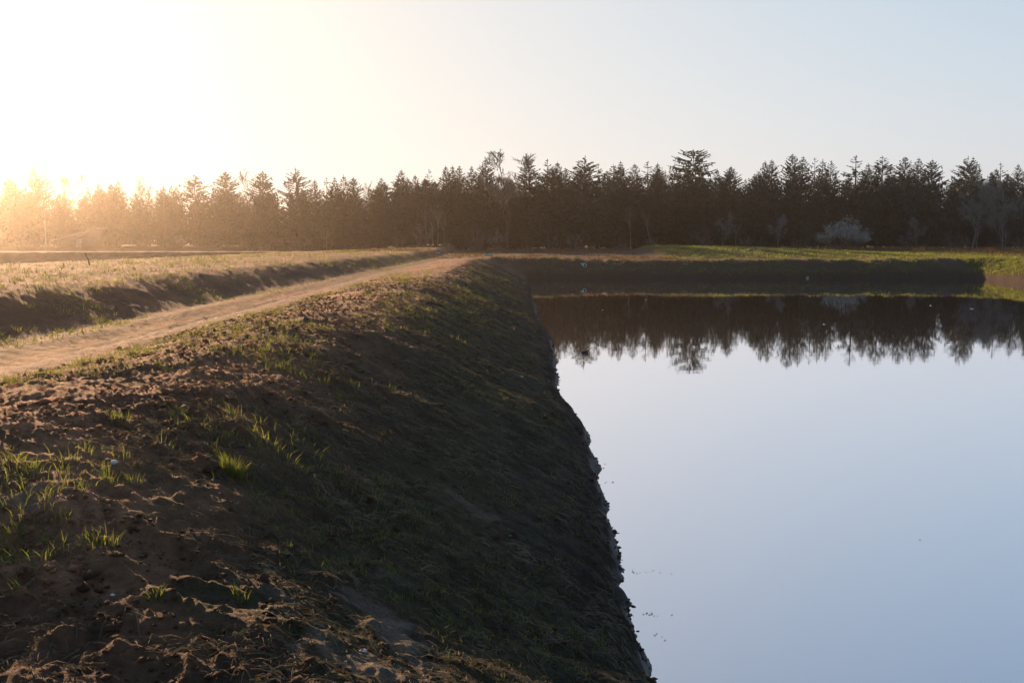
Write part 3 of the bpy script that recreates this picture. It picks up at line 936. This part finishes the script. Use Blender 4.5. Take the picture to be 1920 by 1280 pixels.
def straw(n, seed):
    g = np.random.default_rng(seed)
    y = logy(g, n, 4.5, 100); x = g.uniform(-3.6, 1.2, n)
    keep = (sand_amount(x, y) < g.uniform(0.05, 0.95, n)) & (g.random(n) < np.where(x < -2.4, 0.55, 1.0) * np.where(y < 8, 0.7, 1.0)) & (fbm(x * 1.1, y * 1.1, 93, 3) > g.uniform(.28, .5, n))
    x, y = x[keep], y[keep]; n = len(x)
    L = 0.02 + 0.13 * g.random(n) ** 2 * (1 + y / 45); w = g.uniform(0.0018, 0.0045, n) * (1 + y / 14)
    a = np.where(g.random(n) < 0.6, g.normal(-0.25, 0.45, n), g.uniform(0, 6.283, n))    # most lie down the bank
    dx, dy = np.cos(a) * L / 2, np.sin(a) * L / 2
    x0, y0, x1, y1 = x - dx, y - dy, x + dx, y + dy
    z0 = height(x0, y0) + 0.006 + g.uniform(0, 0.012, n); z1 = height(x1, y1) + 0.006 + g.uniform(0, 0.03, n)
    xm, ym = (x0 + x1) / 2, (y0 + y1) / 2
    zm = np.maximum((z0 + z1) / 2, height(xm, ym) + 0.004) + g.uniform(0, 0.02, n)
    sx, sy = -np.sin(a) * w / 2, np.cos(a) * w / 2
    sz = g.normal(0, 0.5, n) * w
    def pt(x, y, z, k): return np.stack([x + k * sx, y + k * sy, z + k * sz], -1)
    V = np.stack([pt(x0, y0, z0, -1), pt(x0, y0, z0, 1), pt(xm, ym, zm, 1), pt(xm, ym, zm, -1), pt(x1, y1, z1, .5), pt(x1, y1, z1, -.5)], 1).reshape(-1, 3)
    b = np.arange(n)[:, None] * 6
    F = np.stack([np.hstack([b, b + 1, b + 2, b + 3]), np.hstack([b + 3, b + 2, b + 4, b + 5])], 1).reshape(-1, 4)
    return V, F
stuff('straw', [straw(100000, 11)], M_STRAW)

OCT = np.array([(1, 0, 0), (-1, 0, 0), (0, 1, 0), (0, -1, 0), (0, 0, 1), (0, 0, -1)], float)
OF = np.array([(0, 2, 4), (2, 1, 4), (1, 3, 4), (3, 0, 4), (2, 0, 5), (1, 2, 5), (3, 1, 5), (0, 3, 5)])
def clods(n, seed, shore=False):
    """crumbs of soil: subdivided octahedra pushed out of shape"""
    g = np.random.default_rng(seed)
    # one subdivision of the octahedron
    vs = [tuple(v) for v in OCT]; fs = []
    def mid(a, b):
        m = (np.array(vs[a]) + np.array(vs[b])); m /= np.linalg.norm(m); vs.append(tuple(m)); return len(vs) - 1
    cache = {}
    for a, b, c in OF:
        k = []
        for p, q in ((a, b), (b, c), (c, a)):
            key = (min(p, q), max(p, q))
            if key not in cache: cache[key] = mid(*key)
            k.append(cache[key])
        fs += [(a, k[0], k[2]), (b, k[1], k[0]), (c, k[2], k[1]), tuple(k)]
    base = np.array(vs); F0 = np.array(fs)
    y = logy(g, n, 4.2, 45)
    x = np.where(g.random(n) < 0.76, g.uniform(-7.1, -2.6, n), g.uniform(-2.6, 1.45, n))
    if shore:
        y = logy(g, n, 6, 112); x = g.uniform(0.6, 2.2, n)
        zz = height(x, y)
        ok = (zz > WATER_Z - 0.03) & (zz < WATER_Z + 0.30)
    else:
        ok = (fbm(x * 0.9, y * 0.9, 95, 3) > 0.42) & (masks(x, y)[1] < 0.15) & (x > -7) & (sand_amount(x, y) < 0.2)
    x, y = x[ok], y[ok]; n = len(x)
    s = np.exp(g.normal(math.log(0.008), 0.6, n)) * (1 + y / 40)
    s = np.minimum(s, 0.05)
    z = height(x, y) + s * 0.25
    jit = g.uniform(0.6, 1.35, (n, len(base), 1))
    sc = g.uniform(0.65, 1.3, (n, 1, 3)) * np.array((1, 1, .65))
    a = g.uniform(0, 6.28, n)
    V = base[None] * jit * sc * s[:, None, None]
    c, sn = np.cos(a)[:, None], np.sin(a)[:, None]
    V = np.stack([V[..., 0] * c - V[..., 1] * sn, V[..., 0] * sn + V[..., 1] * c, V[..., 2]], -1) + np.stack([x, y, z], -1)[:, None]
    F = F0[None] + (np.arange(n) * len(base))[:, None, None]
    return V.reshape(-1, 3), F.reshape(-1, 3)
V, F = clods(48000, 12)
V2, F2 = clods(16000, 13, True)
F = np.vstack([F, F2 + len(V)]); V = np.vstack([V, V2])
co_me = mesh_from('soil_clods', V, F)
for an in ('green', 'sand', 'wet', 'track', 'dry'):
    co_me.attributes.new(an, 'FLOAT', 'POINT')
co_me.attributes['dry'].data.foreach_set('value', np.where(V[:, 0] < -2.7, 0.85, 0.15).astype(np.float32))  # crest clods share the painted brightness of the sunlit soil
link('soil_clods', co_me, M_SOIL, kind='stuff')

# ------------------------------------------------------------------ small things
def tag(o, label, cat, group=None):
    o['label'] = label; o['category'] = cat
    if group: o['group'] = group
    return o

def empty(name, loc, rz=0.0, rx=0.0, ry=0.0):
    o = link(name, None)
    o.location = loc; o.rotation_euler = (rx, ry, rz)
    return o

M_DUCK = flat_mat('dark_plumage', (0.018, 0.016, 0.014), (0.045, 0.038, 0.030), 14.0, 0.6)
M_TEAL = flat_mat('teal_plastic', (0.02, 0.20, 0.17), (0.03, 0.30, 0.25), 3.0, 0.4, spec=0.5)
M_RIM = flat_mat('pale_concrete', (0.30, 0.31, 0.30), (0.46, 0.46, 0.44), 9.0)
M_DARK = flat_mat('pipe_shade', (0.008, 0.008, 0.008), (0.02, 0.02, 0.02), 5.0)
M_WHITE = flat_mat('white_plastic', (0.60, 0.62, 0.66), (0.80, 0.81, 0.82), 4.0, 0.5, 0.2)
M_STONE = flat_mat('pale_stone', (0.26, 0.24, 0.22), (0.44, 0.41, 0.38), 12.0)
M_POST = flat_mat('weathered_wood', (0.05, 0.04, 0.03), (0.11, 0.09, 0.07), 9.0)
M_PALE = flat_mat('pale_wood', (0.30, 0.27, 0.23), (0.46, 0.42, 0.36), 3.0)
M_ROOF = flat_mat('sheet_roof', (0.34, 0.33, 0.32), (0.50, 0.49, 0.47), 1.2, 0.45)
M_WALLW = flat_mat('shed_boards', (0.06, 0.05, 0.04), (0.12, 0.10, 0.08), 2.0)
M_LEAF = flat_mat('orange_leaf', (0.40, 0.16, 0.04), (0.60, 0.28, 0.08), 20.0, 0.6, 0.3)
M_FEATHER = flat_mat('feather', (0.45, 0.45, 0.44), (0.70, 0.70, 0.68), 20.0, 0.7, 0.3)

def loft(rings, sides=14):
    """rings: (centre, half width, half height, tilt axis point) lofted to one closed skin along x"""
    V = []; F = []
    for (cx, cz, w, h) in rings:
        for k in range(sides):
            a = 2 * math.pi * k / sides
            V.append((cx, math.cos(a) * w, cz + math.sin(a) * h))
    n = len(rings)
    for i in range(n - 1):
        for k in range(sides):
            k2 = (k + 1) % sides
            F.append((i * sides + k, i * sides + k2, (i + 1) * sides + k2, (i + 1) * sides + k))
    return V, F

def build_duck():
    # one continuous skin from the tail over the back and up the neck to the bill
    body = [(-.165, .045, .004, .004), (-.15, .04, .022, .012), (-.12, .03, .05, .035), (-.06, .022, .078, .058), (0, .02, .085, .066),
            (.055, .024, .076, .064), (.09, .04, .055, .062), (.105, .07, .036, .05), (.112, .10, .026, .034), (.118, .125, .025, .030),
            (.13, .142, .028, .031), (.150, .146, .025, .025), (.165, .142, .013, .012), (.19, .136, .010, .006), (.205, .133, .003, .002)]
    V, F = loft(body)
    me = mesh_from('small_duck', V, F); smooth(me)
    p = hit(1097, 661)
    v = ray(1097, 661); t = (WATER_Z - EYE) / v.z
    o = link('duck', me, M_DUCK)
    o.location = (v.x * t, v.y * t, WATER_Z)
    o.scale = (1.05, 1.05, 1.05)
    o.rotation_euler = (0, 0, R(12))
    tag(o, 'small dark duck swimming alone on the pond', 'duck')
build_duck()

def tube_mesh(name, r0, r1, length, axis, sides=18):
    """open pipe with a wall thickness"""
    V = []; F = []
    prof = [(r0, 0), (r0, length), (r1, length), (r1, 0)]
    for (r, l) in prof:
        for k in range(sides):
            a = 2 * math.pi * k / sides
            V.append((r * math.cos(a), l, r * math.sin(a)) if axis == 'y' else (r * math.cos(a), r * math.sin(a), l))
    for i in range(4):
        j = (i + 1) % 4
        for k in range(sides):
            k2 = (k + 1) % sides
            F.append((i * sides + k, i * sides + k2, j * sides + k2, j * sides + k))
    return mesh_from(name, V, F)

def disc(name, r, y, sides=18):
    V = [(0, y, 0)] + [(r * math.cos(2 * math.pi * k / sides), y, r * math.sin(2 * math.pi * k / sides)) for k in range(sides)]
    return mesh_from(name, V, [(0, 1 + k, 1 + (k + 1) % sides) for k in range(sides)])

p = hit(1096, 498)
dp = empty('drain_pipe', (p.x, p.y - 0.25, p.z + 0.05), rz=R(28))
tag(dp, 'teal drain pipe with a pale rim poking out of the far bank above the water', 'pipe')
link('pipe_body', tube_mesh('pipe_body', .22, .19, 1.5, 'y'), M_TEAL, dp)
link('rim', tube_mesh('rim', .255, .185, .09, 'y'), M_RIM, dp).location = (0, -.085, 0)
link('opening_shade', disc('opening_shade', .188, .35), M_DARK, dp)  # near-black disc paints the shade in the hollow of the pipe

p = at_depth(1255, 470, 166)
mp_ = empty('marker_post', (p.x, p.y, gz(p.x, p.y)))
tag(mp_, 'short green marker post standing at the left end of the grassy berm', 'post')
g_ = Geo(); g_.tube([(0, 0, -.1), (0, 0, .72)], [.13, .13], 12); link('shaft', g_.mesh('shaft'), M_TEAL, mp_)
g_ = Geo(); g_.tube([(0, 0, .72), (0, 0, .80), (0, 0, .84)], [.15, .15, .02], 12); link('cap', g_.mesh('cap'), M_TEAL, mp_)

for (px, py, tx, ty, lab) in [(169, 496, 159, 474, 'thin leaning stake stuck in the crest of the left bank'), (119, 501, 119, 493, 'short upright stake beside pale stones on the left bank')]:
    p = hit(px, py)
    q = at_depth(tx, ty, p.y)
    g_ = Geo(); m = (p + q) / 2 - p
    g_.tube([(0, 0, -.15), tuple(m * .5), (m.x + .02, m.y, m.z), tuple(q - p)], [.035, .032, .028, .02], 7)
    o = link('stake', g_.mesh('stake'), M_POST); o.location = p
    tag(o, lab, 'stake')

p = at_depth(86, 453, 232); q = at_depth(86, 412, 232)
g_ = Geo(); hh = q.z - gz(p.x, p.y)
g_.tube([(0, 0, -.3), (0, 0, hh * .5), (0, 0, hh)], [.13, .12, .10], 10)
o = link('pole', g_.mesh('pole'), M_PALE); o.location = (p.x, p.y, gz(p.x, p.y))
tag(o, 'pale upright pole standing in the glare left of the shed', 'pole')

def box(V, F, x0, x1, y0, y1, z0, z1, tilt=0.0):
    b = len(V)
    V += [(x, y, z + tilt * (x - x0)) for z in (z0, z1) for (x, y) in ((x0, y0), (x1, y0), (x1, y1), (x0, y1))]
    F += [tuple(b + k for k in f) for f in ((3, 2, 1, 0), (4, 5, 6, 7), (0, 1, 5, 4), (1, 2, 6, 5), (2, 3, 7, 6), (3, 0, 4, 7))]

def build_shed():
    p = at_depth(150, 455, 240)
    sh = empty('shed', (p.x, p.y, gz(p.x, p.y)))
    tag(sh, 'low shed with a pale sloping roof almost lost in the glare before the left trees', 'shed')
    V, F = [], []
    box(V, F, -5.5, 4.2, 0, 5, 0, 2.0)
    V2 = [(x, y, z if z < 1 else 1.9 + 0.24 * (x + 5.5)) for (x, y, z) in V]
    link('wall', mesh_from('wall', V2, F), M_WALLW, sh)
    V, F = [], []
    box(V, F, -6.2, 4.9, -.6, 5.6, 1.80, 1.98, 0.24)
    rf = link('roof', mesh_from('roof', V, F), M_ROOF, sh)
    V, F = [], []
    for k in range(12):
        x = -6.1 + k * 0.98
        box(V, F, x, x + .07, -.6, 5.6, 1.985 + 0.24 * (x + 6.2), 2.06 + 0.24 * (x + 6.2))
    link('roof_batten', mesh_from('roof_batten', V, F), M_ROOF, rf)
    V, F = [], []
    box(V, F, -1.0, 0.6, -.06, -.002, 0, 2.1)
    link('door', mesh_from('door', V, F), M_PALE, sh)
build_shed()

def crumple(name, sx, sy, sz, seed, n=9):
    """a crumpled sheet with thickness"""
    g = np.random.default_rng(seed)
    u, v = np.meshgrid(np.linspace(-1, 1, n), np.linspace(-1, 1, n), indexing='ij')
    z = np.abs(g.normal(0, .35, u.shape)) + (1 - u * u) * (1 - v * v) * 0.7
    x = u + g.normal(0, .07, u.shape); y = v + g.normal(0, .07, u.shape)
    top = np.stack([x * sx, y * sy, z * sz], -1).reshape(-1, 3); bot = top - (0, 0, .004 + .02 * sz)
    F = []
    for i in range(n - 1):
        for j in range(n - 1):
            a = i * n + j
            F.append((a, a + n, a + n + 1, a + 1)); F.append((n * n + a, n * n + a + 1, n * n + a + n + 1, n * n + a + n))
    return mesh_from(name, np.vstack([top, bot]), F)
p = at_depth(133, 463, 225)
o = link('plastic_sheet', crumple('plastic_sheet', 1.3, .9, .8, 3), M_WHITE); o.location = (p.x, p.y, gz(p.x, p.y))
tag(o, 'crumpled white plastic sheet lying in front of the shed', 'plastic sheet')
for (px, py, lab, L, rz) in [(825, 477, 'short teal pipe offcut lying on the left bank near the birch clump', .9, .3), (924, 480, 'short teal pipe offcut lying where the dike meets the far bank', 1.1, .1)]:
    p = hit(px, py)
    me = tube_mesh('pipe_offcut', .13, .11, L, 'y')
    o = link('pipe_offcut', me, M_TEAL); o.location = (p.x, p.y, p.z + .12); o.rotation_euler = (0, 0, math.pi / 2 + rz)
    tag(o, lab, 'pipe')
p = hit(681, 1221)
o = link('litter_scrap', crumple('litter_scrap', .022, .012, .010, 5), M_WHITE); o.location = p + Vector((0, 0, .006))
tag(o, 'tiny white litter scrap on the bare sandy patch of the bank', 'litter')
p = hit(957, 1006)
o = link('fallen_leaf', crumple('fallen_leaf', .014, .011, .008, 6, 6), M_LEAF); o.location = p + Vector((0, 0, .012))
tag(o, 'single small orange leaf lying on the dark bank', 'leaf')

def stone(px, py, r, seed, lab):
    g = np.random.default_rng(seed)
    import bmesh
    bm = bmesh.new()
    bmesh.ops.create_icosphere(bm, subdivisions=3, radius=1)
    ax = g.normal(0, 1, (7, 3)); ax /= np.linalg.norm(ax, axis=1)[:, None]; cut = g.uniform(.6, .95, 7)
    for v in bm.verts:
        c = np.array(v.co)
        for a, k in zip(ax, cut):
            q = c @ a
            if q > k: c = c - a * (q - k) * .9
        v.co = c * (r * 1.25, r, r * .7)
    me = bpy.data.meshes.new('stone'); bm.to_mesh(me); bm.free()
    p = hit(px, py)
    o = link('stone', me, M_STONE); o.location = p + Vector((0, 0, r * .25))
    tag(o, lab, 'stone')
stone(214, 868, .028, 1, 'pale rounded stone on dark soil left of the bright grass tuft')
stone(211, 1116, .013, 2, 'small white pebble on the dark soil at the lower left')
stone(116, 503, .05, 3, 'pale stone at the foot of the short stake')
stone(136, 504, .06, 4, 'larger flat pale stone right of the short stake')
stone(1258, 525, .16, 5, 'white stone at the waterline of the far bank')
stone(1514, 521, .14, 6, 'white stone at the far waterline below the pale snag')

# feathers and leaves lying on the water
def floater(px, py, L, seed, lab):
    v = ray(px, py); t = (WATER_Z - EYE) / v.z
    me = crumple('floating_feather', L, L * .35, L * .25, seed, 6)
    o = link('floating_feather', me, M_FEATHER); o.location = (v.x * t, v.y * t, WATER_Z + .006); o.rotation_euler = (0, 0, seed * 1.3)
    tag(o, lab, 'feather')
floater(1545, 608, .07, 21, 'white feather floating below the reflected five-pointed spruces')
floater(1211, 562, .09, 22, 'white feather floating highest, below the wall of reflected spruces')
floater(1745, 573, .09, 23, 'white feather floating on the dark reflection left of the sky gap')
floater(1822, 579, .11, 24, 'largest white feather, floating under the reflected double-headed fir')
floater(1130, 581, .08, 25, 'pale feather floating near the left shore on the dark reflection')
floater(1725, 1012, .015, 26, 'tiny speck of fluff floating on the bright water at right')

# single grass tufts that stand out
def tuft(px, py, n, h, spread, seed, lab, wid=.0055):
    p = hit(px, py)
    V, F = blades(1, lambda g, k: (np.array([p.x]), np.array([p.y]), np.array([1.0])), (n, n), (h * .55, h), (wid * .7, wid * 1.2), spread, .38, seed)
    V = V - np.array(p)
    o = link('grass_tuft', mesh_from('grass_tuft', V, F), M_GRASS); o.location = p
    tag(o, lab, 'grass tuft', 'single tufts of grass')
tuft(436, 893, 260, .21, .085, 31, 'thick bright green tuft, the densest of all, on the shoulder of the dark bank', .006)
tuft(205, 905, 22, .16, .06, 32, 'spiky tuft with one long slanting blade left of the densest tuft')
tuft(250, 905, 26, .13, .06, 33, 'splayed tuft right beside the spiky one with the long blade')
tuft(150, 915, 10, .12, .04, 34, 'thin tuft of few blades left of the spiky one')
tuft(190, 1020, 40, .13, .12, 35, 'wide loose tuft on the lit edge at the lower left')
tuft(120, 980, 26, .10, .09, 36, 'low tuft on a lit clod above the wide loose tuft')
tuft(290, 1125, 20, .11, .05, 37, 'dim green tuft on the shaded bank below the wide loose tuft')
tuft(60, 890, 34, .11, .12, 38, 'row-like tuft along the lit ridge at the left edge of the photo')
tuft(225, 780, 36, .13, .10, 39, 'sunlit tuft on a mound between the track and the densest tuft')
tuft(335, 780, 34, .13, .09, 40, 'sunlit tuft near the crest, up and left of the densest tuft')
tuft(540, 635, 60, .14, .22, 41, 'sunlit patch of short grass on the crest further along the dike')
tuft(450, 1120, 18, .10, .05, 42, 'dim tuft beside the bare streak on the shaded bank')

def reeds(px, Y, n, h, seed, lab):
    p = at_depth(px, 470, Y)
    V, F = blades(1, lambda g, k: (np.array([p.x]), np.array([p.y]), np.array([1.0])), (n, n), (h * .5, h), (.03, .07), .9, .18, seed)
    o = link('dry_reeds', mesh_from('dry_reeds', V - np.array((p.x, p.y, gz(p.x, p.y))), F), M_DRY); o.location = (p.x, p.y, gz(p.x, p.y))
    tag(o, lab, 'reeds', 'dry reed clumps in the far field')
reeds(1722, 150, 70, 1.2, 51, 'small clump of dry reeds in the field right of the berm')
reeds(1863, 148, 110, 1.5, 52, 'widest clump of dry reeds in the field, near the right border')
reeds(1790, 152, 40, .9, 53, 'faint clump of dry reeds between the small one and the widest one')

# twigs and crumbs drifting just off the bank
def debris():
    g = np.random.default_rng(77)
    geo = Geo()
    for (px, py, n, rx) in [(1200, 1072, 26, .22), (1222, 1150, 22, .12), (1130, 960, 12, .10), (1145, 905, 10, .1), (1245, 1190, 8, .06), (1110, 870, 10, .12), (1070, 760, 8, .2)]:
        v = ray(px, py); t = (WATER_Z - EYE) / v.z
        for k in range(n // 2):
            x = v.x * t - .1 + abs(g.normal(0, rx)); y = v.y * t + g.normal(0, .06)
            L = g.uniform(.003, .022) * g.random() ** .7 + .002; a = g.uniform(-.6, .6)
            geo.tube([(x - L * math.cos(a), y - L * math.sin(a), WATER_Z + .002), (x, y, WATER_Z + .007), (x + L * math.cos(a), y + L * math.sin(a), WATER_Z + .003)], [.0015, .0035, .001], 4)
    link('debris', geo.mesh('debris'), M_POST, kind='stuff')
debris()

# ------------------------------------------------------------------ air
def haze():  # scattering air, added to approximate the warm lens flare
    s = 1650.0
    z0, z1 = -6.2, 25.0
    v = [(-s, -s, z0), (s, -s, z0), (s, s, z0), (-s, s, z0), (-s, -s, z1), (s, -s, z1), (s, s, z1), (-s, s, z1)]
    f = [(3, 2, 1, 0), (4, 5, 6, 7), (0, 1, 5, 4), (1, 2, 6, 5), (2, 3, 7, 6), (3, 0, 4, 7)]
    m = bpy.data.materials.new('haze')
    m.use_nodes = True
    nt = m.node_tree
    nt.nodes.remove(nt.nodes['Principled BSDF'])
    pv = nt.nodes.new('ShaderNodeVolumePrincipled')
    pv.inputs['Color'].default_value = (1.0, 0.92, 0.84, 1)
    pv.inputs['Density'].default_value = 0.00027
    pv.inputs['Anisotropy'].default_value = 0.91
    nt.links.new(pv.outputs[0], nt.nodes['Material Output'].inputs['Volume'])
    link('haze', mesh_from('haze', v, f), m, kind='stuff')
haze()
